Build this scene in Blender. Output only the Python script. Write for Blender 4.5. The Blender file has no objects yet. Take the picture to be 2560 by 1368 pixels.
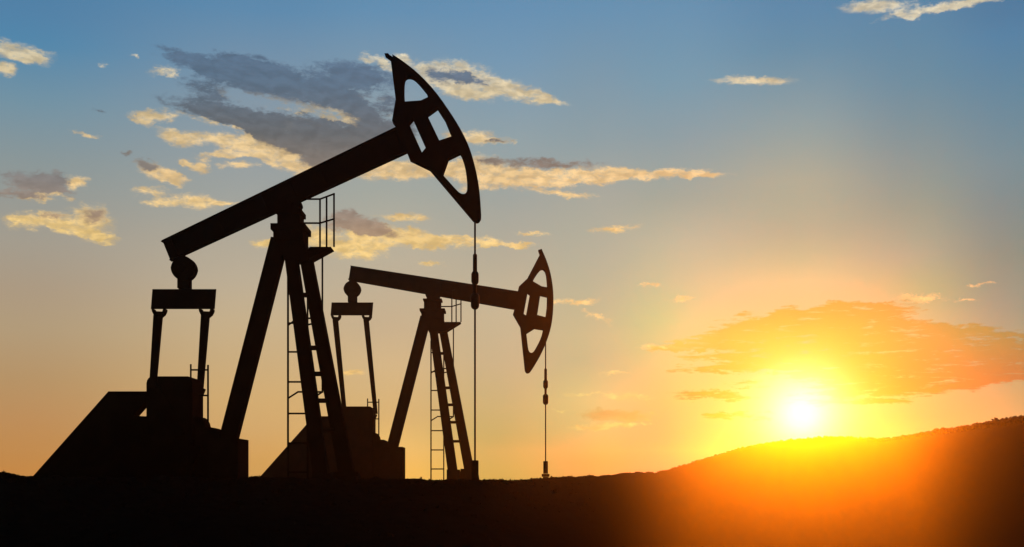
import bpy, bmesh, math, random
from mathutils import Vector, noise, geometry
random.seed(7)
F = 3000.0          # focal length in photograph pixels (2560 wide)
CX, HOR = 1280.0, 1210.0
EYE = 1.7
SUN_PX = (2005.0, 1035.0)
C = bpy.context.scene.collection

# ------------------------------------------------------------------ helpers
def link_mesh(name, verts, faces, mat=None, parent=None, smooth=False):
    me = bpy.data.meshes.new(name)
    me.from_pydata(verts, [], faces)
    me.validate()
    bm = bmesh.new(); bm.from_mesh(me)
    bmesh.ops.recalc_face_normals(bm, faces=bm.faces)
    bm.to_mesh(me); bm.free()
    if mat: me.materials.append(mat)
    if smooth:
        for p in me.polygons: p.use_smooth = True
    o = bpy.data.objects.new(name, me)
    C.objects.link(o)
    if parent: o.parent = parent
    return o

def tag(o, label=None, cat=None, group=None, kind=None):
    if label: o['label'] = label
    if cat: o['category'] = cat
    if group: o['group'] = group
    if kind: o['kind'] = kind
    return o

def empty(name, loc):
    o = bpy.data.objects.new(name, None); C.objects.link(o)
    o.location = loc; o.empty_display_size = 0.5
    return o

def s2l(c):
    c = c / 255.0
    return c / 12.92 if c <= 0.04045 else ((c + 0.055) / 1.055) ** 2.4

def rgb(r, g, b): return (s2l(r), s2l(g), s2l(b), 1.0)

def smooth01(t):
    t = max(0.0, min(1.0, t)); return t * t * (3 - 2 * t)

def interp(tab, x):
    if x <= tab[0][0]: return tab[0][1]
    for (a, va), (b, vb) in zip(tab, tab[1:]):
        if x <= b:
            return va + (vb - va) * (x - a) / (b - a)
    return tab[-1][1]

# ------------------------------------------------------------------ materials
def material(name, col, col2, scale, rough=0.75, spec=0.15, bump=0.0, metallic=0.0):
    m = bpy.data.materials.new(name); m.use_nodes = True
    nt = m.node_tree; b = nt.nodes['Principled BSDF']
    tc = nt.nodes.new('ShaderNodeTexCoord')
    n = nt.nodes.new('ShaderNodeTexNoise'); n.inputs['Scale'].default_value = scale
    n.inputs['Detail'].default_value = 6
    r = nt.nodes.new('ShaderNodeValToRGB')
    r.color_ramp.elements[0].position = 0.38; r.color_ramp.elements[0].color = (*col, 1)
    r.color_ramp.elements[1].position = 0.66; r.color_ramp.elements[1].color = (*col2, 1)
    nt.links.new(tc.outputs['Object'], n.inputs['Vector'])
    nt.links.new(n.outputs['Fac'], r.inputs['Fac'])
    nt.links.new(r.outputs['Color'], b.inputs['Base Color'])
    b.inputs['Roughness'].default_value = rough
    b.inputs['Specular IOR Level'].default_value = spec
    b.inputs['Metallic'].default_value = metallic
    if bump:
        bn = nt.nodes.new('ShaderNodeBump'); bn.inputs['Strength'].default_value = bump
        n2 = nt.nodes.new('ShaderNodeTexNoise'); n2.inputs['Scale'].default_value = scale * 6
        n2.inputs['Detail'].default_value = 5
        nt.links.new(tc.outputs['Object'], n2.inputs['Vector'])
        nt.links.new(n2.outputs['Fac'], bn.inputs['Height'])
        nt.links.new(bn.outputs['Normal'], b.inputs['Normal'])
    return m

M_STEEL = material('dark_painted_steel', (0.010, 0.0095, 0.009), (0.018, 0.013, 0.010), 2.2, 0.85, 0.0, 0.15)
M_CABLE = material('greased_steel', (0.020, 0.019, 0.018), (0.030, 0.027, 0.025), 6.0, 0.6, 0.05)
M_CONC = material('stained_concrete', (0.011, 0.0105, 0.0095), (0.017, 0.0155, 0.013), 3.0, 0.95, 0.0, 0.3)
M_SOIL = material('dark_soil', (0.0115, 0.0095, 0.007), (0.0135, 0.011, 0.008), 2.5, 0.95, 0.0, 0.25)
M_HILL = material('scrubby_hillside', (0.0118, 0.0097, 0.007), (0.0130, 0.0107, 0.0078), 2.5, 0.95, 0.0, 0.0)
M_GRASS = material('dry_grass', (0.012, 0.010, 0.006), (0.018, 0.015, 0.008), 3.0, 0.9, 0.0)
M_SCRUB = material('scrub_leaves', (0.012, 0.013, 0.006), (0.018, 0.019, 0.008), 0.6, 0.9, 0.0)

# ------------------------------------------------------------------ terrain
SIL = [(-2500, 1190), (-900, 1180), (-300, 1178), (0, 1187), (30, 1192), (62, 1198), (300, 1202), (640, 1200), (700, 1202),
       (900, 1206), (1000, 1207), (1200, 1208), (1300, 1203), (1364, 1196.5), (1420, 1193.5), (1520, 1188),
       (1560, 1183), (1590, 1180.5), (1640, 1182), (1700, 1166), (1760, 1148), (1830, 1127), (1880, 1114),
       (1940, 1105), (2000, 1097.5), (2060, 1094), (2170, 1097), (2190, 1102), (2240, 1099), (2280, 1094),
       (2330, 1086), (2400, 1077), (2450, 1070), (2500, 1064), (2560, 1055), (2700, 1043), (3000, 1050), (4500, 1130), (7000, 1190)]
DIST = [(-2500, 24), (1215, 24), (1300, 42), (1364, 56), (1430, 53), (1510, 58), (1580, 100), (1660, 210),
        (1800, 400), (1950, 520), (2150, 530), (2270, 410), (2370, 250), (2470, 130), (2560, 85), (2700, 70), (7000, 70)]
NEAR = [(-2500, 16), (1400, 16), (1500, 22), (1580, 48), (1660, 100), (1760, 165), (1880, 230), (2100, 245), (2230, 200),
        (2330, 125), (2430, 60), (2530, 32), (2650, 20), (7000, 16)]
def soften(tab):                      # smooth the table in the logarithm so the ground has no creases
    v = [math.log(interp(tab, p)) for p in range(-900, 3600, 10)]
    for _ in range(2):
        v = [sum(v[max(0, i - 3):i + 4]) / len(v[max(0, i - 3):i + 4]) for i in range(len(v))]
    return [(p, math.exp(q)) for p, q in zip(range(-900, 3600, 10), v)]
DIST, NEAR = soften(DIST), soften(NEAR)
def look(tab, px):
    f = (px + 900) / 10.0
    if f <= 0: return tab[0][1]
    if f >= len(tab) - 1: return tab[-1][1]
    i = int(f); return tab[i][1] + (tab[i + 1][1] - tab[i][1]) * (f - i)

def base_profile(w, r, D):
    zl = interp([(0, 0), (7, 0), (24, 1.62), (34, 1.72), (64, 1.74), (100, 0.2), (200, -5), (800, -9)], r)
    zr = interp([(0, 0), (10, 0), (40, -2.4), (120, -9), (800, -9)], r)
    return zl + (zr - zl) * w

def terrain(az, r):
    a = math.degrees(az)
    if abs(a) < 68:
        px = CX + F * math.tan(az)
    else:
        px = CX + math.copysign(F * math.tan(math.radians(68)), az)
    back = smooth01((abs(a) - 55) / 35.0)
    w = smooth01((px - 1350) / 350.0)
    D = look(DIST, px)
    ca = math.cos(az) if abs(a) < 68 else math.cos(math.radians(68))
    Dr = D / max(ca, 0.38); Nr = look(NEAR, px) / max(ca, 0.38)
    zs = EYE + (HOR - interp(SIL, px)) / F * D
    if r >= Dr:
        lr = math.log(r / Dr)
        sig = 0.5 * (1 - w) + 0.45 * w
        z = base_profile(w, r, Dr) + (zs - base_profile(w, Dr, Dr)) * math.exp(-(lr / sig) ** 2)
    else:                             # rises steadily as seen from the path: flat, then the near slope, then the far one
        sr = (zs - EYE) / Dr; sn = -0.056 * ca
        if r > Nr:
            t = math.log(r / Nr) / math.log(Dr / Nr)
            z = EYE + r * (sn + (sr - sn) * (1 - (1 - t) ** 1.4))
        elif r > 8:
            t = math.log(r / 8.0) / math.log(Nr / 8.0)
            s0 = -EYE / 8.0
            z = EYE + r * (s0 + (sn - s0) * t)
        else:
            z = 0.0
    z = z * (1 - back) + back * interp([(0, 0), (30, -0.3), (800, -8)], r)
    x, y = r * math.sin(az), r * math.cos(az)
    calm = 1 - 0.98 * smooth01((px - 1380) / 200.0) * smooth01((0.99 * Dr - r) / (0.05 * Dr))
    amp = (0.02 * smooth01((r - 3) / 10) + 0.0010 * r) * calm
    z += amp * (noise.fractal(Vector((x * 1.1, y * 1.1, 3.1)), 0.9, 2.1, 4) * 0.9) if r < 70 else \
         0.0007 * r * calm * noise.fractal(Vector((x * 0.08, y * 0.08, 1.7)), 0.9, 2.1, 4)
    if px < 1480:
        lump = smooth01(1 - abs(math.log(max(r, .1) / Dr)) / 0.35)
        n1 = noise.noise(Vector((x * 4.2, y * 4.2, 9.3))); n2 = noise.noise(Vector((x * 1.3, y * 1.3, 4.4)))
        z += lump * 0.12 * max(0.0, n1 + 0.25 * n2) * (1 - smooth01((px - 1250) / 200.0) * .6)
    return x, y, z

azs = [math.radians(a) for a in [-180 + i * 3.0 for i in range(int(150 / 3))] + [-30 + i * 0.07 for i in range(int(60 / 0.07) + 1)] + [31.5 + i * 3.0 for i in range(int(148 / 3) + 1)]]
def radii(az):                        # rings that follow the crest, so its line is clean
    px = CX + F * math.tan(max(-1.18, min(1.18, az)))
    ca = max(math.cos(az), 0.38) if abs(az) < 1.18 else 0.38
    D, Nn = look(DIST, px) / ca, look(NEAR, px) / ca
    lg = lambda a, b, n: [a * (b / a) ** (i / n) for i in range(n)]
    return [0.0] + lg(1.0, 8.0, 10) + lg(8.0, Nn, 50) + lg(Nn, D, 70) + lg(D, D * 1.12, 14) + lg(D * 1.12, 800.0, 54) + [800.0]
nA, nR = len(azs), len(radii(0.0))
V, RR_ = [], []
for a in azs:
    rl = radii(a); RR_.append(rl)
    for r in rl:
        V.append(terrain(a, r))
fg, fh = [], []
for i in range(nA):
    j = (i + 1) % nA
    px = CX + F * math.tan(azs[i]) if abs(azs[i]) < 1.1 else (9000 if azs[i] > 0 else -9000)
    D = look(DIST, px)
    for k in range(nR - 1):
        q = (i * nR + k, i * nR + k + 1, j * nR + k + 1, j * nR + k)
        if k == 0: q = (i * nR, i * nR + 1, j * nR + 1)
        far = k >= 61 + 30
        (fh if (far and 1400 < px < 9000) else fg).append(q)
def sub_mesh(name, faces, mat):
    used = sorted({v for f in faces for v in f}); ix = {v: n for n, v in enumerate(used)}
    o = link_mesh(name, [V[v] for v in used], [tuple(ix[v] for v in f) for f in faces], mat, smooth=True)
    if sum(p.normal.z for p in o.data.polygons) < 0: o.data.flip_normals()
    return o
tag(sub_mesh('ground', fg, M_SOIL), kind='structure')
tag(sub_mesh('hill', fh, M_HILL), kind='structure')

# low grass tufts and clods over the rise the pump jacks stand on
gv, gf = [], []
def blade(x, y, z, h, w, lean, ang):
    dx, dy = math.cos(ang), math.sin(ang)
    ex, ey = math.cos(ang + 1.57) * lean, math.sin(ang + 1.57) * lean
    b = len(gv)
    gv.extend([(x - dx * w, y - dy * w, z - 0.02), (x + dx * w, y + dy * w, z - 0.02),
               (x + dx * w * .7 + ex * .45, y + dy * w * .7 + ey * .45, z + h * .6), (x - dx * w * .7 + ex * .45, y - dy * w * .7 + ey * .45, z + h * .6),
               (x + ex, y + ey, z + h)])
    gf.extend([(b, b + 1, b + 2, b + 3), (b + 3, b + 2, b + 4)])
def tuft(az, r, s):
    x, y, z = terrain(az, r)
    for _ in range(random.randint(9, 15)):
        a = random.uniform(0, 6.28); d = random.uniform(0, s * 0.9)
        blade(x + math.cos(a) * d, y + math.sin(a) * d, z, s * random.uniform(.35, .8) * (1 - d / s * .6) , s * .14, s * random.uniform(-.4, .4), random.uniform(0, 6.28))
for _ in range(4200):
    px = random.uniform(-700, 1480)
    az = math.atan((px - CX) / F)
    D = look(DIST, px) / math.cos(az)
    rr = D * random.choice([random.uniform(.5, .97), random.uniform(.93, 1.05), random.uniform(.97, 1.25)])
    cl = noise.noise(Vector((rr * math.sin(az) * .9, rr * .9, 0.3)))
    s = random.uniform(0.03, 0.065) * (1.25 if cl > .12 else .75) * (rr / 24) ** .5
    if random.random() < .07: s *= 1.7
    tuft(az, rr, s)
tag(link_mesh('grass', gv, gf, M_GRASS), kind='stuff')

# scrub along and below the ridge of the far hill
gv, gf = [], []
def bush(x, y, z, s):
    n = random.randint(26, 40)
    for _ in range(n):
        a = random.uniform(0, 6.28); e = random.uniform(-.2, 1.5); q = s * random.uniform(.35, 1.0)
        cx, cy, cz = x + math.cos(a) * math.cos(e) * q * .75, y + math.sin(a) * math.cos(e) * q * .75, z + s * .25 + math.sin(e) * q * .6
        l = s * random.uniform(.18, .34)
        n1 = Vector((random.gauss(0, 1), random.gauss(0, 1), random.gauss(0, 1))).normalized()
        t = n1.orthogonal().normalized(); u = n1.cross(t)
        b = len(gv)
        for (p, qq) in ((-1, -.5), (.2, -.8), (1, .3), (-.1, .9)):
            v = Vector((cx, cy, cz)) + t * (l * p) + u * (l * qq)
            gv.append(tuple(v))
        gf.append((b, b + 1, b + 2, b + 3))
for i in range(1500):
    px = random.uniform(1560, 2700) if i % 2 else random.uniform(2170, 2640)
    az = math.atan((px - CX) / F)
    D = look(DIST, px) / math.cos(az)
    rr = D * random.uniform(.992, 1.012)
    x, y, z = terrain(az, rr)
    sc = D / 330.0 * interp([(1560, .32), (1800, .42), (2050, .6), (2160, .7), (2240, 1.0), (2330, 1.3), (2450, 1.7), (2560, 2.2), (2800, 2.2)], px)
    sc *= random.choice([.3, .4, .5, .6, .8, 1.0])
    if random.random() < .04: sc *= 1.4
    bush(x, y, z - .15 * sc, sc)
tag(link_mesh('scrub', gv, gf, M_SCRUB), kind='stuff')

# ------------------------------------------------------------------ pump jacks
class Jack:
    """Maps drawing units of the side elevation to metres at this jack's distance."""
    def __init__(self, root, Y, sc, ox, oy):
        self.root, self.Y, self.sc, self.ox, self.oy = root, Y, sc, ox, oy
    def img(self, x, y):
        return self.ox + self.sc * (x - 727), self.oy + self.sc * (y - 575)
    def pt(self, x, y, d=0.0):
        ix, iy = self.img(x, y); Y = self.Y + d
        L = self.root.location
        return Vector(((ix - CX) / F * Y - L.x, d, EYE + (HOR - iy) / F * Y - L.z))
    def prism(self, outer, d0, d1, holes=()):
        """flat plate or box of constant section, from depth d0 to d1 (front, back)."""
        loops = []
        for n, lp in enumerate([outer] + list(holes)):
            A = sum(p[0] * q[1] - q[0] * p[1] for p, q in zip(lp, lp[1:] + lp[:1]))
            lp = list(lp)
            if (A > 0) == (n > 0): lp.reverse()          # outer and holes wound opposite ways
            loops.append(lp)
        pts = []; idx = []
        for n, lp in enumerate(loops):
            m = len(lp); ids = []
            for i in range(m):
                a, b, c = lp[i - 1], lp[i], lp[(i + 1) % m]
                nx = (b[1] - a[1]) + (c[1] - b[1]); ny = -(b[0] - a[0]) - (c[0] - b[0])
                ix, iy = self.img(*b)
                near_x = nx * (ix - CX) > 0; near_y = ny * (iy - HOR) > 0
                x = self.pt(b[0], b[1], d0 if near_x else d1).x
                z = self.pt(b[0], b[1], d0 if near_y else d1).z
                ids.append(len(pts)); pts.append((x, z))
            idx.append(ids)
        tris = geometry.tessellate_polygon([[Vector((pts[i][0], pts[i][1], 0)) for i in ids] for ids in idx])
        flat = [i for ids in idx for i in ids]
        N = len(pts)
        v = [(x, d0, z) for x, z in pts] + [(x, d1, z) for x, z in pts]
        f = [tuple(flat[i] for i in t) for t in tris] + [tuple(flat[i] + N for i in reversed(t)) for t in tris]
        for ids in idx:
            m = len(ids)
            for i in range(m):
                a, b = ids[i], ids[(i + 1) % m]
                f.append((a, b, b + N, a + N))
        return v, f
    def bar(self, a, b, wa, wb, t):
        """straight box-section member: a, b = (x, y, depth); widths in drawing units, t = thickness in metres."""
        A, B = self.pt(*a), self.pt(*b)
        k = self.sc * self.Y / F
        ax = (B - A).normalized()
        side = Vector((0, 1, 0)).cross(ax)
        side = side.normalized() if side.length > 1e-4 else Vector((1, 0, 0))
        up = ax.cross(side).normalized()
        v = []
        for P, w in ((A, wa), (B, wb)):
            for s, u in ((-1, -1), (1, -1), (1, 1), (-1, 1)):
                v.append(tuple(P + side * (s * w * k / 2) + up * (u * t / 2)))
        return v, [(0, 1, 2, 3), (7, 6, 5, 4), (0, 4, 5, 1), (1, 5, 6, 2), (2, 6, 7, 3), (3, 7, 4, 0)]
    def tube(self, pts, w, n=8):
        k = self.sc * self.Y / F; r = w * k / 2
        P = [self.pt(*p) for p in pts]
        v, f = [], []
        for a, b in zip(P, P[1:]):
            ax = (b - a).normalized(); t = ax.orthogonal().normalized(); u = ax.cross(t)
            o = len(v)
            for Q, e in ((a, -r * .6), (b, r * .6)):
                for i in range(n):
                    an = 6.28318 * i / n
                    v.append(tuple(Q + ax * e + (t * math.cos(an) + u * math.sin(an)) * r))
            for i in range(n):
                j = (i + 1) % n
                f.append((o + i, o + j, o + n + j, o + n + i))
            f.append(tuple(o + i for i in range(n))); f.append(tuple(o + n + i for i in reversed(range(n))))
        return v, f
    def lathe(self, x, d, prof, n=20):
        """prof: list of (y, half width)"""
        k = self.sc * self.Y / F
        v, f = [], []
        for (y, hw) in prof:
            c = self.pt(x, y, d)
            for i in range(n):
                an = 6.28318 * i / n
                v.append((c.x + math.cos(an) * hw * k, c.y + math.sin(an) * hw * k, c.z))
        for s in range(len(prof) - 1):
            for i in range(n):
                j = (i + 1) % n
                f.append((s * n + i, s * n + j, (s + 1) * n + j, (s + 1) * n + i))
        f.append(tuple(range(n))); f.append(tuple((len(prof) - 1) * n + i for i in range(n)))
        return v, f
    def add(self, name, shapes, mat=None, parent=None, smooth=False):
        v, f = [], []
        for sv, sf in shapes:
            o = len(v); v.extend(sv); f.extend(tuple(i + o for i in q) for q in sf)
        ob = link_mesh(name, v, f, mat or M_STEEL, parent or self.root)
        return ob

def circle(cx, cy, r, n=40, ry=None):
    return [(cx + r * math.cos(6.283185 * i / n), cy + (ry or r) * math.sin(6.283185 * i / n)) for i in range(n)]

def smooth_poly(pts, corners=(), n=4):
    """Catmull-Rom through pts (closed); indices in corners stay sharp."""
    out = []; m = len(pts)
    for i in range(m):
        p0, p1, p2, p3 = pts[i - 1], pts[i], pts[(i + 1) % m], pts[(i + 2) % m]
        if i in corners: p0 = p1
        if (i + 1) % m in corners: p3 = p2
        if i in corners and (i + 1) % m in corners:
            out.append(p1); continue
        for s in range(n):
            t = s / n
            out.append(tuple(0.5 * (2 * p1[c] + (p2[c] - p0[c]) * t + (2 * p0[c] - 5 * p1[c] + 4 * p2[c] - p3[c]) * t * t + (3 * p1[c] - p0[c] - 3 * p2[c] + p3[c]) * t ** 3) for c in (0, 1)))
    return out

PIV = (730.0, 515.0)
def pump_jack(Y, sc, ox, oy, tilt, rod_x, rod_top, rod_shift, label, well_label, foot_y):
    root = empty('pump_jack', (0, 0, 0))
    gx = (ox - CX) / F * Y
    gz = EYE + (HOR - (oy + sc * (1197 - 575))) / F * Y
    root.location = (gx, Y, gz)
    tag(root, label, 'pump jack', 'pump jacks on the rise')
    J = Jack(root, Y, sc, ox, oy)
    k = sc * Y / F
    ct, st = math.cos(tilt), math.sin(tilt)
    def R(p):
        x, y = p[0] - PIV[0], p[1] - PIV[1]
        return (PIV[0] + x * ct - y * st, PIV[1] + x * st + y * ct)
    RR = lambda L: [R(p) for p in L]
    m = lambda u: u * k                       # drawing units to metres

    # walking beam: an I section, tail cut square
    t0, t1, b1, b0 = (405, 600), (1010, 307), (1040, 375), (430, 655)
    def lerp(a, b, s): return (a[0] + (b[0] - a[0]) * s, a[1] + (b[1] - a[1]) * s)
    sh = []
    for s0, s1, hd in ((0, .16, 13), (.06, .94, 6), (.84, 1, 13)):
        sh.append(J.prism(RR([lerp(t0, b0, s0), lerp(t1, b1, s0), lerp(t1, b1, s1), lerp(t0, b0, s1)]), -m(hd), m(hd)))
    for q in (.03, .22, .40, .52, .64, .80, .95):   # web stiffeners
        a, b = lerp(lerp(t0, t1, q), lerp(b0, b1, q), .08), lerp(lerp(t0, t1, q), lerp(b0, b1, q), .92)
        d = lerp((0, 0), (t1[0] - t0[0], t1[1] - t0[1]), .006)
        sh.append(J.prism(RR([a, (a[0] + d[0], a[1] + d[1]), (b[0] + d[0], b[1] + d[1]), b]), -m(11), m(11)))
    J.add('walking_beam', sh)

    # horsehead plate with its four openings and the curved face the bridle runs over
    outer = smooth_poly([(970, 133), (961, 144), (976, 155), (989, 258), (980, 301), (987, 319), (1016, 385), (1024, 405), (1074, 429),
             (1182, 555), (1190, 559), (1197, 558), (1202, 551), (1203, 542), (1202.5, 520), (1198, 466), (1187, 411), (1170.5, 359.5), (1141, 303), (1099, 242), (1053.5, 193), (1010, 158.5)],
             corners=(0, 1, 2, 3, 4, 5, 6, 7, 8, 9), n=4)
    w1 = smooth_poly([(1013, 254), (1011.5, 228), (1013, 208), (1017, 201), (1024, 199), (1034, 203), (1047, 215), (1070, 242.6), (1052, 251)], corners=(0, 7, 8), n=4)
    w2 = [(1069, 286), (1093, 276.6), (1112, 306), (1130, 340.6), (1100, 351)]
    w3 = [(1024, 307), (1032, 304), (1065, 377), (1057, 381)]
    w4 = smooth_poly([(1151, 389), (1122, 403), (1107.7, 436), (1138, 470), (1149, 481), (1158, 485), (1165, 482), (1168, 471), (1165, 440), (1159.6, 412.6)], corners=(0, 1, 2, 3), n=4)
    head = J.add('horsehead', [J.prism(RR(outer), -m(15), m(15), [RR(w1), RR(w2), RR(w3), RR(w4)])])
    face = smooth_poly([(984, 142.2), (1010, 158.5), (1053.5, 193), (1099, 242), (1141, 303), (1170.5, 359.5), (1187, 411), (1198, 466), (1202.5, 520), (1202.8, 540)], n=3, corners=(0, 9))[:28]
    inner = []
    for i, p in enumerate(face):
        q0, q1 = face[max(0, i - 1)], face[min(len(face) - 1, i + 1)]
        tx_, ty_ = q1[0] - q0[0], q1[1] - q0[1]; ln = math.hypot(tx_, ty_)
        inner.append((p[0] - ty_ / ln * 8, p[1] + tx_ / ln * 8))
    J.add('wireline_track', [J.prism(RR(face + inner[::-1]), -m(19), m(19))], parent=head)

    # centre bearing under the beam
    cb = J.add('saddle_bearing', [J.prism(circle(728, 513, 30), -m(20), m(20))])
    J.add('bearing_cap', [J.prism(circle(728, 513, 13, 20), -m(24), m(24))], parent=cb)
    J.add('bearing_pedestal', [J.prism([(693, 535), (760, 535), (760, 577), (693, 577)], -m(30), m(30)),
                               J.prism([(689, 533), (765, 533), (765, 538), (689, 538)], -m(36), m(36))])
    J.add('post_cap', [J.prism([(683, 575), (771, 575), (771, 615), (683, 615)], -m(40), m(40)),
                       J.prism([(676, 573), (778, 573), (778, 578.5), (676, 578.5)], -m(48), m(48)),
                       J.prism([(692, 600), (770, 600), (783, 640), (781, 662), (711, 662), (704, 640)], -m(34), m(34))])

    # legs of the samson post
    J.add('leg', [J.bar((700, 600, 0), (569, 1110, 0), 40, 42, m(34))])
    fa = J.add('leg', [J.bar((727, 630, -m(16)), (803, foot_y, -m(72)), 30, 36, m(30))])
    fb = J.add('leg', [J.bar((763, 630, m(16)), (867, foot_y, m(72)), 30, 38, m(30))])
    for y in (738, 870, 935, 1002, 1075):
        q = (y - 630) / (1190 - 630.0)
        xa, xb = 727 + 76 * (y - 630) / (foot_y - 630), 763 + 104 * (y - 630) / (foot_y - 630)
        J.add('cross_brace', [J.bar((xa + 9, y, -m(16 + 56 * q)), (xb - 9, y, m(16 + 56 * q)), 9.5, 9.5, m(8))])

    # service platform with its guard rail
    pf = J.add('platform', [J.prism([(774, 617), (836, 617), (783, 658), (760, 658)], -m(30), m(30))])
    h = 4.6
    J.add('guard_rail', [J.tube([(800, 499, -m(26)), (800, 618, -m(26))], h), J.tube([(816.5, 492, 0), (816.5, 618, 0)], h),
                         J.tube([(835, 484.5, m(26)), (835, 616, m(26))], h),
                         J.tube([(765, 498, -m(26)), (800, 498, -m(26)), (835, 485, m(26))], h),
                         J.tube([(761, 558, -m(26)), (800, 558, -m(26)), (835, 547.5, m(26))], h)], parent=pf)

    # caged ladder behind the front legs
    ld = m(95); h = 4.7
    lad = J.add('ladder', [J.tube([(720, 690, ld), (720, 1240, ld)], h + .6), J.tube([(769, 700, ld), (769, 1240, ld)], h)])
    for y in (735, 808, 880, 955, 1034, 1108, 1181):
        J.add('rung', [J.tube([(720, y, ld), (769, y, ld)], h)], parent=lad)
    ld2 = ld + m(55)
    J.add('safety_cage', [J.tube([(806, 640, ld), (806, 981, ld)], h),
                          J.tube([(722, 812, ld), (733, 804, ld + m(30)), (760, 796, ld2), (781, 796, ld2), (806, 804, ld + m(20)), (770, 812, ld)], h),
                          J.tube([(720, 996, ld), (745, 980, ld2), (806, 980, ld + m(20)), (788, 992, ld), (769, 996, ld)], h)], parent=lad)

    # tail bearing, equalizer and the two pitman arms
    tx, ty = R((461, 673)); dx, dy = tx - 461, ty - 673
    T = lambda L: [(x + dx, y + dy) for x, y in L]
    tb = J.add('tail_bearing', [J.prism(T(circle(461, 673, 34.5)), -m(16), m(16))])
    J.add('bearing_cap', [J.prism(T(circle(461, 673, 15, 20)), -m(20), m(20))], parent=tb)
    J.add('equalizer_neck', [J.prism(T([(443, 690), (480, 690), (480, 724), (443, 724)]), -m(12), m(12))])
    # the equalizer bar is set askew so that one end is nearer
    eq = []
    A0, A1 = T([(381, 723), (377, 773)]); B0, B1 = T([(541, 723), (537, 773)])
    near, farr = -m(70), m(70)
    pa, pb = J.pt(A0[0] + 5, A0[1], near), J.pt(B0[0] - 5, B0[1], farr)
    v = []
    for (p0, p1, d) in ((A0, A1, near), (B0, B1, farr)):
        for dd in (-m(14), m(14)):
            v.append(tuple(J.pt(p0[0], p0[1], d + dd))); v.append(tuple(J.pt(p1[0], p1[1], d + dd)))
    J.add('equalizer_bar', [(v, [(0, 1, 3, 2), (4, 6, 7, 5), (0, 4, 5, 1), (2, 3, 7, 6), (0, 2, 6, 4), (1, 5, 7, 3)])])
    for (hx, bx, d) in ((398.5, 384, near), (516.5, 502.5, farr)):
        top = (hx + dx, 783 + dy)
        ux = top[0] - 3 if dx < 5 else top[0]
        arm = J.add('pitman_arm', [J.bar((top[0] - 3, top[1] + 6, d), (bx - (bx - top[0] + 3) * -.18 * 1.0, 970, d), 20.5, 15, m(12))])
        cl = [(hx - 20, 772.4), (hx - 9, 772.4), (hx - 7, 778), (hx + 7, 779), (hx + 9, 772.4), (hx + 20.5, 772.4), (hx + 20, 781), (hx + 16, 789), (hx + 9, 795), (hx - 9, 795), (hx - 15, 789), (hx - 19, 781)]
        J.add('clevis', [J.prism(T(cl), d - m(9), d + m(9))], parent=arm)
        ck = J.add('crank', [J.bar((bx, 968, d + (m(10) if d < 0 else -m(10))), (440, 1095, d + (m(10) if d < 0 else -m(10))), 26, 44, m(9))])
        wt = [(440 + 62 * math.cos(a), 1110 + 62 * math.sin(a)) for a in [0.1 + i * 2.95 / 16 for i in range(17)]]
        J.add('counterweight', [J.prism(wt, d - m(6) if d < 0 else d - m(4), d + m(4) if d < 0 else d + m(6))], parent=ck)

    # gear reducer, slanted belt guard, motor and base
    BOT = 1245
    gb = [(366, BOT), (366, 958), (368, 950), (372, 945), (378, 941.5), (384, 941), (498, 941), (504, 945), (507, 955), (508, 975), (508, BOT)]
    g = J.add('gear_reducer', [J.prism(gb, -m(52), m(52))])
    J.add('reducer_rail', [J.tube([(477, 912, -m(30)), (477, 945, -m(30))], 4.4), J.tube([(520, 914, -m(30)), (520, 1060, -m(30))], 4.8),
                           J.tube([(477, 925, -m(30)), (520, 925, -m(30))], 4.2), J.tube([(500, 989, -m(30)), (520, 989, -m(30))], 4.2)], parent=g)
    J.add('belt_guard', [J.prism([(27, 1252), (78, 1195.5), (271, 978.5), (400, 978.5), (400, 981), (347, 1042), (400, 1042), (400, 1252)], -m(24), m(24))])
    q1 = [(511, 1041.5), (514, 1042.5), (520, 1047), (525, 1056), (528, 1069), (528, BOT), (470, BOT), (470, 1041.5)]
    J.add('brake_drum', [J.prism(q1, -m(30), m(30))])
    q2 = [(532, 1068.5), (545, 1068.5), (551, 1070.5), (557, 1076), (563, 1088), (563, BOT), (490, BOT), (490, 1068.5)]
    mo = J.add('motor', [J.prism(q2, -m(34), m(34))])
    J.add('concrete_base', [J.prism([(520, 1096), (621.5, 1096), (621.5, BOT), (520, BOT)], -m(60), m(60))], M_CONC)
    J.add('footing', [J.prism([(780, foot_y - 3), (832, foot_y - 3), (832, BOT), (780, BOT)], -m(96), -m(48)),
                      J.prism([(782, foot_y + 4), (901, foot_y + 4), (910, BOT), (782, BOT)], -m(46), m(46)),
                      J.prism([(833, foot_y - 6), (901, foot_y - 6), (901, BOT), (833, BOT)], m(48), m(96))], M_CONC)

    # wireline, clamps and polished rod down to the well
    s = rod_shift
    rod = J.add('polished_rod', [J.tube([(rod_x, rod_top, 0), (rod_x, 1175, 0)], 4.8, 10)], M_CABLE)
    J.add('rod_clamp', [J.lathe(rod_x, 0, [(635 + s, 3.5), (638 + s, 5.2), (684 + s, 5.4), (690 + s, 5.0)])], M_CABLE, rod)
    cp = lambda a, b, w: [(a, w * .35), (a + 2.5, w * .7), (a + 6, w * .93), (a + 10, w), (b - 10, w), (b - 6, w * .93), (b - 2.5, w * .7), (b, w * .35)]
    J.add('rod_clamp', [J.lathe(rod_x, 0, cp(677 + s, 713 + s, 9.3))], M_CABLE, rod)
    J.add('spacer', [J.lathe(rod_x, 0, [(711 + s, 4.5), (735 + s, 4.5)])], M_CABLE, rod)
    J.add('rod_clamp', [J.lathe(rod_x, 0, cp(732 + s, 774 + s, 10.6))], M_CABLE, rod)

    # the well the rod runs into
    W = empty('wellhead', (0, 0, 0)); W.location = (J.pt(rod_x, 1197).x + gx, Y, gz)
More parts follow.
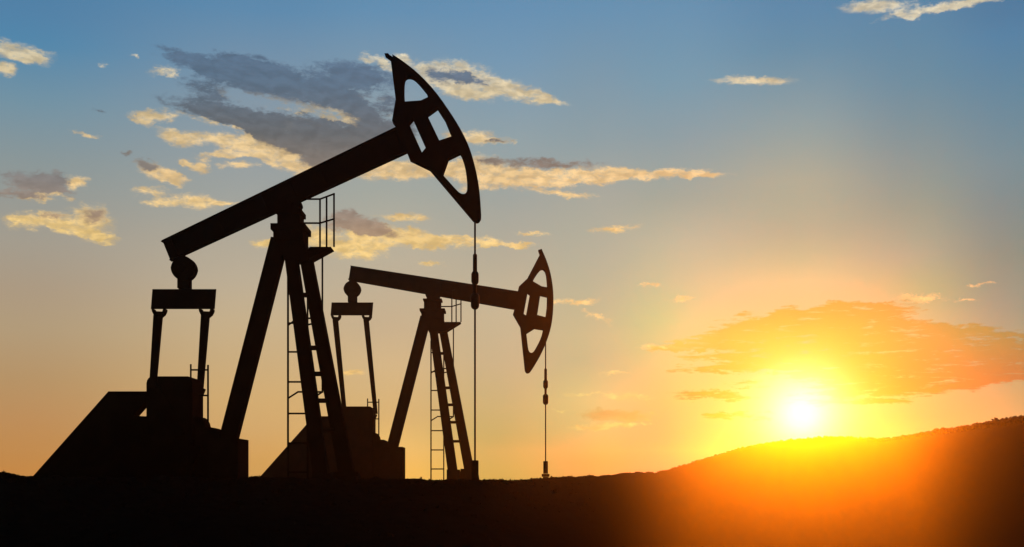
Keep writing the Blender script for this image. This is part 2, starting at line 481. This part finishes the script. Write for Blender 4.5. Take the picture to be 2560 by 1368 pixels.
    tag(W, well_label, 'wellhead', 'wellheads under the pump jacks')
    K = Jack(W, Y, sc, ox, oy)
    K.add('stuffing_box', [K.lathe(rod_x, 0, [(1151, 8.0), (1153, 9.0), (1199, 9.0)])], M_STEEL)
    K.add('casing_flange', [K.lathe(rod_x, 0, [(1200, 15), (1211, 15)]), K.lathe(rod_x, 0, [(1211.5, 10.5), (1245, 10.5)])], M_STEEL)
    return root

pump_jack(26.0, 1.0, 727, 575, 0.0, 1187.5, 552, 0,
          'large black pump jack nearest the camera, its horsehead raised high', 'black wellhead under the rod of the nearest, largest pump jack', 1186)
pump_jack(56.0, 0.652, 1082, 777.6, math.radians(34.6), 1159.5, 668, 161,
          'smaller reddish-brown pump jack farther back, its horsehead dipped low', 'small brown wellhead standing alone where the slope begins, under the farther pump jack', 1186)

# ------------------------------------------------------------------ evening haze
hz = bpy.data.materials.new('evening_haze'); hz.use_nodes = True
nt = hz.node_tree; nt.nodes.clear()
out = nt.nodes.new('ShaderNodeOutputMaterial'); pv = nt.nodes.new('ShaderNodeVolumePrincipled')
pv.inputs['Color'].default_value = (0.93, 0.90, 0.86, 1)
HAZE_D = 3.9e-4
pv.inputs['Density'].default_value = HAZE_D
pv.inputs['Anisotropy'].default_value = 0.92
nt.links.new(pv.outputs[0], out.inputs['Volume'])
zs = [v[2] for v in V]
Z0, Z1 = min(zs) - 1.0, max(zs) + 2.4
B = 808.0
hv = [(x, y, z) for z in (Z0, Z1) for x, y in ((-B, -B), (B, -B), (B, B), (-B, B))]
tag(link_mesh('haze', hv, [(3, 2, 1, 0), (4, 5, 6, 7), (0, 1, 5, 4), (1, 2, 6, 5), (2, 3, 7, 6), (3, 0, 4, 7)], hz), kind='stuff')

# ------------------------------------------------------------------ sun
saz = math.atan((SUN_PX[0] - CX) / F)
sel = math.atan((HOR - SUN_PX[1]) / F * math.cos(saz)) + 0.015
sdir = Vector((math.sin(saz) * math.cos(sel), math.cos(saz) * math.cos(sel), math.sin(sel)))
L = bpy.data.lights.new('sun', 'SUN'); L.energy = 3.0; L.angle = math.radians(0.6); L.color = (0.84, 0.15, 0.0)
lo = bpy.data.objects.new('sun', L); C.objects.link(lo)
lo.rotation_euler = (-sdir).to_track_quat('-Z', 'Y').to_euler()
lo.location = (0, 0, 40)

#SKY_BEGIN
# ------------------------------------------------------------------ sky: daylight model, dusk colours, clouds
# colours are radiances by (elevation as rise over run); azimuth in radians from due forward
SKY_COLS = [
    (-0.3919, [(0.0108, (0.5947, 0.2605, 0.0568)), (0.0231, (0.5530, 0.2609, 0.0690)), (0.0493, (0.5038, 0.2620, 0.0975)), (0.0801, (0.4505, 0.2788, 0.1278)), (0.1201, (0.4253, 0.3151, 0.1881)), (0.1509, (0.3936, 0.3075, 0.2145)), (0.1879, (0.3509, 0.3200, 0.2624)), (0.2495, (0.2420, 0.2970, 0.3052)), (0.2957, (0.1560, 0.2773, 0.3607)), (0.3419, (0.0732, 0.2310, 0.3970)), (0.3650, (0.0727, 0.2128, 0.3804))]),
    (-0.2038, [(0.0196, (0.6067, 0.3552, 0.0986)), (0.0457, (0.5989, 0.3818, 0.1510)), (0.0686, (0.5990, 0.3965, 0.1667)), (0.1012, (0.5567, 0.4005, 0.2079)), (0.1338, (0.5328, 0.4175, 0.2553)), (0.1665, (0.4723, 0.4049, 0.2958)), (0.1991, (0.4108, 0.3774, 0.3028)), (0.2318, (0.3293, 0.3521, 0.3300)), (0.3868, (0.0957, 0.2419, 0.4101))]),
    (-0.1049, [(0.0093, (0.8632, 0.5381, 0.1065)), (0.0298, (0.7157, 0.5136, 0.1595)), (0.0557, (0.5759, 0.4108, 0.1710)), (0.0994, (0.5688, 0.4289, 0.2342)), (0.1303, (0.5044, 0.4015, 0.2586)), (0.1890, (0.4424, 0.4060, 0.3106)), (0.2420, (0.3278, 0.3661, 0.3327)), (0.3928, (0.1055, 0.2601, 0.4313))]),
    (0.0000, [(0.0083, (0.2196, 0.3418, 0.0907)), (0.0367, (0.1938, 0.3268, 0.1231)), (0.0633, (0.3348, 0.3580, 0.1717)), (0.1000, (0.4040, 0.3767, 0.2353)), (0.1433, (0.4395, 0.4104, 0.2824)), (0.1900, (0.3628, 0.3704, 0.2970)), (0.2367, (0.2807, 0.3405, 0.3269)), (0.2867, (0.2259, 0.3291, 0.3704)), (0.3533, (0.1374, 0.2899, 0.4343)), (0.3950, (0.1046, 0.2629, 0.4377))]),
    (0.0666, [(0.0193, (0.0020, 0.2227, 0.0890)), (0.0432, (0.0020, 0.3511, 0.1624)), (0.0698, (0.2225, 0.4211, 0.1954)), (0.1024, (0.2106, 0.3617, 0.2234)), (0.1224, (0.2864, 0.3902, 0.2398)), (0.1889, (0.2933, 0.3674, 0.3000)), (0.2428, (0.2745, 0.3408, 0.3184)), (0.2860, (0.1928, 0.3097, 0.3563)), (0.3941, (0.1020, 0.2634, 0.4301))]),
    (0.1326, [(0.0264, (0.0020, 0.0020, 0.1316)), (0.0694, (0.0020, 0.2749, 0.1470)), (0.1024, (0.0020, 0.4037, 0.1989)), (0.1355, (0.0964, 0.4509, 0.2344)), (0.1685, (0.2666, 0.4154, 0.2748)), (0.2015, (0.2791, 0.3854, 0.3027)), (0.2346, (0.2132, 0.3248, 0.2960)), (0.2842, (0.1676, 0.2990, 0.3520)), (0.3337, (0.1231, 0.2904, 0.4039)), (0.3915, (0.0986, 0.2616, 0.4239))]),
    (0.2355, [(0.0405, (0.0020, 0.0020, 0.1429)), (0.0567, (0.0020, 0.0020, 0.1555)), (0.1005, (0.0020, 0.0020, 0.1679)), (0.1329, (0.0020, 0.2372, 0.2026)), (0.1653, (0.0020, 0.3760, 0.2426)), (0.2042, (0.1168, 0.3143, 0.2562)), (0.2463, (0.2278, 0.3314, 0.2789)), (0.2950, (0.1597, 0.2983, 0.3411)), (0.3533, (0.0748, 0.2380, 0.3689)), (0.3841, (0.0642, 0.2222, 0.3853))]),
    (0.3218, [(0.0538, (0.0020, 0.1437, 0.1304)), (0.0822, (0.0020, 0.2561, 0.1543)), (0.1233, (0.0020, 0.3215, 0.1907)), (0.1550, (0.0236, 0.3134, 0.1930)), (0.1802, (0.1004, 0.2882, 0.2397)), (0.2182, (0.1048, 0.2582, 0.2378)), (0.2561, (0.1128, 0.2476, 0.2759)), (0.3194, (0.0685, 0.2280, 0.3343)), (0.3747, (0.0582, 0.2109, 0.3641))]),
    (0.3919, [(0.0647, (0.0020, 0.2141, 0.1301)), (0.1017, (0.0482, 0.2321, 0.1694)), (0.1386, (0.0284, 0.2095, 0.2008)), (0.1756, (0.0481, 0.1961, 0.1950)), (0.2126, (0.0637, 0.2018, 0.2360)), (0.2495, (0.0794, 0.2235, 0.2842)), (0.2957, (0.0579, 0.2127, 0.3187)), (0.3450, (0.0422, 0.1962, 0.3569)), (0.3650, (0.0399, 0.1751, 0.3297))]),
]
LIT = [(0.0522, (0.2375, 0.5353, 0.1883)), (0.1467, (0.9282, 0.6300, 0.2442)), (0.1923, (0.9277, 0.6361, 0.2254)), (0.2152, (0.8987, 0.6197, 0.2519)), (0.2478, (0.8786, 0.5966, 0.2713)), (0.2804, (0.8266, 0.5945, 0.2919)), (0.3227, (0.7458, 0.6059, 0.3610)), (0.3521, (0.7449, 0.6599, 0.4678))]
DRK = [(0.0554, (0.0742, 0.2973, 0.1124)), (0.2086, (0.3686, 0.2550, 0.1752)), (0.2380, (0.2405, 0.2225, 0.2161)), (0.2641, (0.2097, 0.1793, 0.1548)), (0.2869, (0.1181, 0.1304, 0.1426)), (0.3097, (0.1054, 0.1474, 0.1966)), (0.3293, (0.0935, 0.1594, 0.2408)), (0.3456, (0.0937, 0.1654, 0.2605))]
LITL = [(0.0196, (1.0907, 0.6245, 0.1595)), (0.0848, (0.9404, 0.6188, 0.2070)), (0.1467, (0.9282, 0.6300, 0.2442)), (0.1923, (0.9277, 0.6361, 0.2254)), (0.2152, (0.8987, 0.6197, 0.2519)), (0.2478, (0.8786, 0.5966, 0.2713)), (0.2804, (0.8266, 0.5945, 0.2919)), (0.3227, (0.7458, 0.6059, 0.3610)), (0.3521, (0.7449, 0.6599, 0.4678))]
SUNLIT = [(0.1391, (0.1507, 0.4048, 0.0705)), (0.1716, (0.0020, 0.2493, 0.0432)), (0.2355, (0.0020, 0.1304, 0.0264)), (0.2976, (0.0020, 0.1505, 0.0286)), (0.3573, (0.0315, 0.1653, 0.0350)), (0.3976, (0.0730, 0.1450, 0.0375))]

W = bpy.data.worlds.new('World'); bpy.context.scene.world = W; W.use_nodes = True
nt = W.node_tree; N = nt.nodes; LK = nt.links
bg = N['Background']
STR = 0.05
bg.inputs[1].default_value = STR
def nd(t, **kw):
    n = N.new(t)
    for k, v in kw.items(): setattr(n, k, v)
    return n
def put(sock, v):
    if hasattr(v, 'is_linked') or isinstance(v, bpy.types.NodeSocket): LK.new(v, sock)
    else: sock.default_value = v
def ma(op, a, b=None, c=None, clamp=False):
    n = nd('ShaderNodeMath', operation=op, use_clamp=clamp)
    put(n.inputs[0], a)
    if b is not None: put(n.inputs[1], b)
    if c is not None: put(n.inputs[2], c)
    return n.outputs[0]
def vm(op, a, b=None, c=None, out=0):
    n = nd('ShaderNodeVectorMath', operation=op)
    put(n.inputs[0], a)
    if b is not None: put(n.inputs[1], b)
    if c is not None: put(n.inputs[2], c)
    return n.outputs[out]
def step(x, a, b, lo=0.0, hi=1.0):
    n = nd('ShaderNodeMapRange', interpolation_type='SMOOTHSTEP')
    put(n.inputs['Value'], x); n.inputs['From Min'].default_value = a; n.inputs['From Max'].default_value = b
    n.inputs['To Min'].default_value = lo; n.inputs['To Max'].default_value = hi
    return n.outputs[0]
def mixc(f, a, b):
    n = nd('ShaderNodeMix', data_type='RGBA')
    put(n.inputs[0], f); put(n.inputs[6], a); put(n.inputs[7], b)
    return n.outputs[2]
def ramp(x, pts, lo, hi):
    n = nd('ShaderNodeValToRGB'); put(n.inputs[0], ma('DIVIDE', ma('SUBTRACT', x, lo), hi - lo))
    cr = n.color_ramp
    pts = sorted(pts)
    while len(cr.elements) < len(pts): cr.elements.new(0.5)
    for i, (p, c) in enumerate(pts):
        cr.elements[i].position = (p - lo) / (hi - lo)
    for i, (p, c) in enumerate(pts): cr.elements[i].color = (*c, 1)
    return n.outputs[0]

tc = nd('ShaderNodeTexCoord'); sep = nd('ShaderNodeSeparateXYZ'); LK.new(tc.outputs['Generated'], sep.inputs[0])
X, Y, Z = sep.outputs
AZ = ma('ARCTAN2', X, Y)
EL = ma('DIVIDE', Z, ma('SQRT', ma('ADD', ma('MULTIPLY', X, X), ma('ADD', ma('MULTIPLY', Y, Y), 1e-5))))

# clear sky
HIGH = [(0.60, (0.03, 0.11, 0.24)), (1.2, (0.015, 0.05, 0.12))]
prev = None
for az, pts in SKY_COLS:
    c = ramp(EL, pts + HIGH, 0.0, 1.5)
    prev = c if prev is None else mixc(step(AZ, paz, az), prev, c)
    paz = az
away = step(ma('ABSOLUTE', ma('SUBTRACT', AZ, 0.12)), 0.62, 1.7)
base = mixc(away, prev, (0.008, 0.012, 0.020, 1))

# the sun itself, soft-edged by thin cloud
dx = Vector((math.sin(saz), math.cos(saz), (HOR - SUN_PX[1]) / F * math.cos(saz))).normalized()
one = ma('SUBTRACT', 1.0, vm('DOT_PRODUCT', vm('NORMALIZE', tc.outputs['Generated']), tuple(dx), out=1))
def gl(sig): return ma('POWER', 2.71828, ma('MULTIPLY', one, -2.0 / (sig / F) ** 2))
core = vm('SCALE', (1.0, 0.98, 0.80)); core.node.inputs[3].default_value = 1.0
LK.new(ma('ADD', ma('MULTIPLY', gl(96), 0.85), ma('MULTIPLY', gl(48), 0.45)), core.node.inputs[3])

# clouds: soft patches broken up by turbulence, (x, y, half width, half height, turn) in photograph pixels turned into sky angles
coord = nd('ShaderNodeCombineXYZ'); LK.new(ma('MULTIPLY', AZ, 3.0), coord.inputs[0]); LK.new(ma('MULTIPLY', EL, 3.0), coord.inputs[1])
P0 = coord.outputs[0]
def noise_tex(scale, detail, stretch, rough=0.55, dist=0.0, off=0.0):
    n = nd('ShaderNodeTexNoise'); n.inputs['Scale'].default_value = scale; n.inputs['Detail'].default_value = detail
    n.inputs['Roughness'].default_value = rough; n.inputs['Distortion'].default_value = dist
    LK.new(vm('MULTIPLY_ADD', P0, (1.0, stretch, 1.0), (off, off * .7, off * .3)), n.inputs['Vector'])
    return n
wn = noise_tex(20.0, 10, 1.6, 0.68)
warp = vm('MULTIPLY_ADD', vm('SUBTRACT', wn.outputs['Color'], (0.5, 0.5, 0.5)), (0.085, 0.048, 0.0), P0)
er = noise_tex(30.0, 12, 2.0, 0.72, 0.25, 3.0).outputs['Fac']
er2 = noise_tex(13.0, 10, 6.5, 0.66, 0.3, 9.0).outputs['Fac']
soft = noise_tex(24.0, 3, 1.9, 0.5, 0.5, 3.0).outputs['Fac']
erb = noise_tex(24.0, 3, 1.9, 0.5, 0.5, 3.0)
for lk in list(erb.inputs['Vector'].links): LK.remove(lk)
LK.new(vm('MULTIPLY_ADD', vm('ADD', P0, (0.009, -0.014, 0.0)), (1.0, 1.9, 1.0), (3.0, 2.1, 0.9)), erb.inputs['Vector'])
rel = ma('SUBTRACT', soft, erb.outputs['Fac'])
big = noise_tex(9.0, 4, 1.6, 0.5, 0.0, 5.0).outputs['Fac']
def uv(x, y):
    az = math.atan((x - CX) / F)
    return az * 3.0, (HOR - y) / F * math.cos(az) * 3.0
def field(blobs, src):
    acc = None
    for b in blobs:
        x, y, rx, ry = b[:4]; rot = b[4] if len(b) > 4 else 0; k = b[5] if len(b) > 5 else 1.0
        u, v = uv(x, y)
        m = nd('ShaderNodeMapping', vector_type='TEXTURE'); LK.new(src, m.inputs['Vector'])
        ca = math.cos(math.atan((x - CX) / F))
        m.inputs['Location'].default_value = (u, v, 0); m.inputs['Rotation'].default_value = (0, 0, math.radians(-rot))
        m.inputs['Scale'].default_value = (rx / 1000.0 * ca * 1.38, ry / 1000.0 * ca * 1.5, 1.0)
        g = nd('ShaderNodeTexGradient', gradient_type='SPHERICAL'); LK.new(m.outputs[0], g.inputs[0])
        if acc is None: acc = ma('MULTIPLY', g.outputs['Fac'], k * 1.6)
        else: acc = ma('MULTIPLY_ADD', g.outputs['Fac'], k * 1.6, acc)
    return ma('MINIMUM', acc, 1.15)
def density(fld, n, amp, a, b):
    return step(ma('MULTIPLY_ADD', ma('SUBTRACT', n, 0.5), ma('MULTIPLY', amp, ma('MINIMUM', ma('MULTIPLY', fld, 3.0), 1.0)), fld), a, b)

LITB = [
 (35,126,75,20,4),(80,146,40,14,15),(12,172,28,16),
 (410,176,34,10,-15,.8),(435,188,16,7,0,.8),(338,142,10,6,0,.7),(264,163,14,6,0,.5),
 (385,290,55,15,-4),(442,344,46,18,12),(545,346,80,17,2),(600,372,50,16),(560,388,60,9,-10),(360,303,22,12,20),
 (392,430,56,18,18),(430,445,32,15,15),(385,480,44,13,0),(401,505,40,10,-8),(491,505,52,17,0),(560,508,40,7,6),
 (596,413,44,9,-6),(509,417,18,14),(468,410,24,10,20),(213,336,28,5,6,.8),
 (192,458,30,16,-4),(100,551,82,20,-3),(229,552,50,36,10),(245,596,44,13),(176,575,46,14,6),(60,548,30,9),
 (702,398,84,22,24),(760,414,70,20,18),(660,372,34,22,40),(640,350,40,14),(550,276,24,9,20,.5),
 (560,298,40,9,15,.6),(722,312,14,22,10,.6),(770,300,40,6,20,.6),(880,292,40,6,18,.6),
 (955,428,110,20,-2),(1045,424,90,20),(1144,428,60,20),(1209,426,84,32,4),(1312,446,110,24,2),(1414,440,130,20,-3),(1496,442,100,16,-2),(1619,436,130,11,0),(1741,437,80,8,2),
 (1414,484,75,8,6),(1190,470,50,9,0,.7),
 (1087,186,55,26,14),(1156,200,96,38,14),(1168,226,66,22,6),(1271,222,86,22,16),(1365,246,55,9,16),(1150,162,20,12,30,.7),(919,145,18,9,0),(962,156,30,12,25),(1005,150,26,12,20),
 (1189,342,46,17,-4),(1246,351,36,8,0,.8),(1135,335,26,10,0,.8),
 (1005,542,56,10,4),(882,626,76,17,2),(964,588,116,22,6),(1066,598,110,14,8),(1189,602,105,10,4),(1280,612,60,6,2),(1062,619,28,8),(800,596,50,22,10),(662,608,36,9,-3),(910,607,60,20),
 (1332,582,40,5,4,.8),(1537,571,60,7,-2,.9),(1080,658,26,7,0,.8),(1625,714,26,5,0,.7),(1700,745,36,5,0,.7),(1440,755,62,8,-6,.8),(1490,790,48,8,22,.7),(1650,868,50,7,4,.7),
 (1884,202,94,10,4),(2205,16,84,16,4),(2330,22,110,11,-6),(2430,6,90,8,-4),(2272,42,32,6,10,.7),
 (2310,746,60,8,0,.7),(2410,749,34,5,0,.6),(2455,711,32,5,-8,.6),
 (880,931,32,6,2,.9),(1550,991,76,9,2,.8),(1450,985,38,5,0,.7),(1530,1063,90,6,-2,.9),(1480,1072,52,5,0,.7),(1530,935,44,5,0,.6),(1400,1024,30,4,0,.5),
]
DARKB = [
 (98,466,84,24,6,.9),(130,452,40,22,0,.7),(60,492,70,9,2,.6),(362,412,34,14,10,.9),
 (468,150,74,18,14,.9),(520,176,40,18,20,.8),(636,186,110,34,10),(720,212,190,38,10),(838,246,110,26,18),(890,188,105,28,8),(600,160,30,14,30,.6),
 (535,280,120,26,10,.9),(640,306,100,22,10),(804,336,170,44,8),(722,352,100,40,16),(940,315,66,30,20,.9),(980,262,40,22,0,.7),(850,390,90,40,-24),(520,225,80,24,20,.6),
 (1005,330,40,30,0,.7),(318,384,12,5,0,.5),(250,280,14,6,0,.4),
 (1100,188,40,22,10,.7),(1166,196,56,13,8,.8),
 (880,560,70,24,6,.9),(930,575,70,16,8,.7),(862,534,26,12,0,.7),(1373,410,130,12,2,.6),(1230,404,50,10,0,.5),(1246,350,30,6,0,.6),(235,540,30,20,0,.6),(120,540,50,9,0,.4),
 (1545,1040,94,15,2,.85),
]
SUNB = [
 (2040,790,220,22,-3),(2160,790,110,28,8),(1960,806,200,16,-8),(1975,842,300,22,-3),(1820,848,130,12,-8),(1745,862,110,10,-6),(2170,862,320,44,2),(2387,842,140,26,4),
 (2505,905,170,36,0),(2320,930,220,46,-4),(2200,972,190,28,-8),(2100,930,160,30,0,.8),(1862,917,190,12,-1),(1825,893,110,10,2,.9),(2000,895,160,20,0),(1780,989,96,11,3,.9),(1840,1042,80,11,0,.9),(1870,960,60,8,0,.6),
 (2515,858,46,9,4,.8),(2210,1006,70,6,0,.7),(1700,874,44,6,-4,.7),(2480,950,110,16,-6),
]
em = ma('ADD', ma('MULTIPLY', er, 0.78), ma('MULTIPLY', big, 0.22))
up = vm('ADD', warp, (-0.012, 0.034, 0.0))
fup = field(DARKB, up)
fl, fd, fs = field(LITB, warp), field(DARKB, warp), field(SUNB, warp)
aL = ma('MAXIMUM', density(fl, em, 3.6, 0.04, 1.35), ma('MULTIPLY', density(fl, big, 2.0, 0.03, 1.5), 0.55))
aD = density(ma('MULTIPLY', fd, 1.15), em, 4.2, 0.06, 1.05)
aS = density(fs, er2, 5.0, 0.20, 1.0)
cl = mixc(step(AZ, -0.12, 0.08), ramp(EL, LITL, 0.0, 0.5), ramp(EL, LIT, 0.0, 0.5)); cd = ramp(EL, DRK, 0.0, 0.5)
cs = ramp(AZ, SUNLIT, 0.0, 0.5)
cs = vm('MULTIPLY', cs, mixc(step(EL, 0.07, 0.125), (1.0, 0.1, 0.3, 1), (1.0, 1.0, 1.0, 1)))
shade = vm('SCALE', cl); LK.new(ma('MULTIPLY', step(rel, -0.2, 0.2, 0.76, 1.08), step(big, 0.35, 0.65, 1.05, 0.86)), shade.node.inputs[3])
dshade = vm('SCALE', cd); LK.new(step(rel, -0.28, 0.28, 0.80, 1.02), dshade.node.inputs[3])
sky = mixc(ma('MULTIPLY', aS, 0.92), base, cs)
sky = mixc(ma('MULTIPLY', aL, 0.95), sky, shade)
rim = step(ma('ADD', ma('SUBTRACT', fup, fd), ma('MULTIPLY', ma('SUBTRACT', em, 0.5), 1.6)), 0.10, 0.75)
dtone = mixc(ma('MULTIPLY', rim, step(EL, 0.296, 0.325, 0.85, 0.0)), dshade, shade)
sky = mixc(ma('MULTIPLY', aD, 0.97), sky, dtone)
sky = vm('ADD', sky, core)

nis = nd('ShaderNodeTexSky', sky_type='NISHITA', sun_disc=False)
nis.sun_elevation = sel; nis.sun_rotation = saz; nis.altitude = 200; nis.air_density = 1.0; nis.dust_density = 2.0
scaled = vm('SCALE', sky); scaled.node.inputs[3].default_value = 1.0 / STR
tot = vm('MULTIPLY_ADD', nis.outputs[0], (0.1, 0.1, 0.1), scaled)
LK.new(tot, bg.inputs[0])
W.cycles.sampling_method = 'MANUAL'; W.cycles.sample_map_resolution = 256
#SKY_END

# ------------------------------------------------------------------ camera and render
cam = bpy.data.cameras.new('camera'); co = bpy.data.objects.new('camera', cam); C.objects.link(co)
co.location = (0, 0, EYE); co.rotation_euler = (math.radians(90), 0, 0)
cam.sensor_width = 36; cam.lens = 36 * F / 2560
cam.shift_y = (HOR - 684) / 2560.0
cam.clip_start = 0.1; cam.clip_end = 5000
sc = bpy.context.scene
sc.camera = co
sc.render.engine = 'CYCLES'
sc.cycles.use_denoising = True
sc.cycles.max_bounces = 4; sc.cycles.diffuse_bounces = 2; sc.cycles.glossy_bounces = 2
sc.cycles.volume_bounces = 0
sc.cycles.sample_clamp_indirect = 3
vs = sc.view_settings
vs.view_transform = 'Standard'; vs.look = 'None'; vs.exposure = 0.0; vs.gamma = 1; vs.use_curve_mapping = False
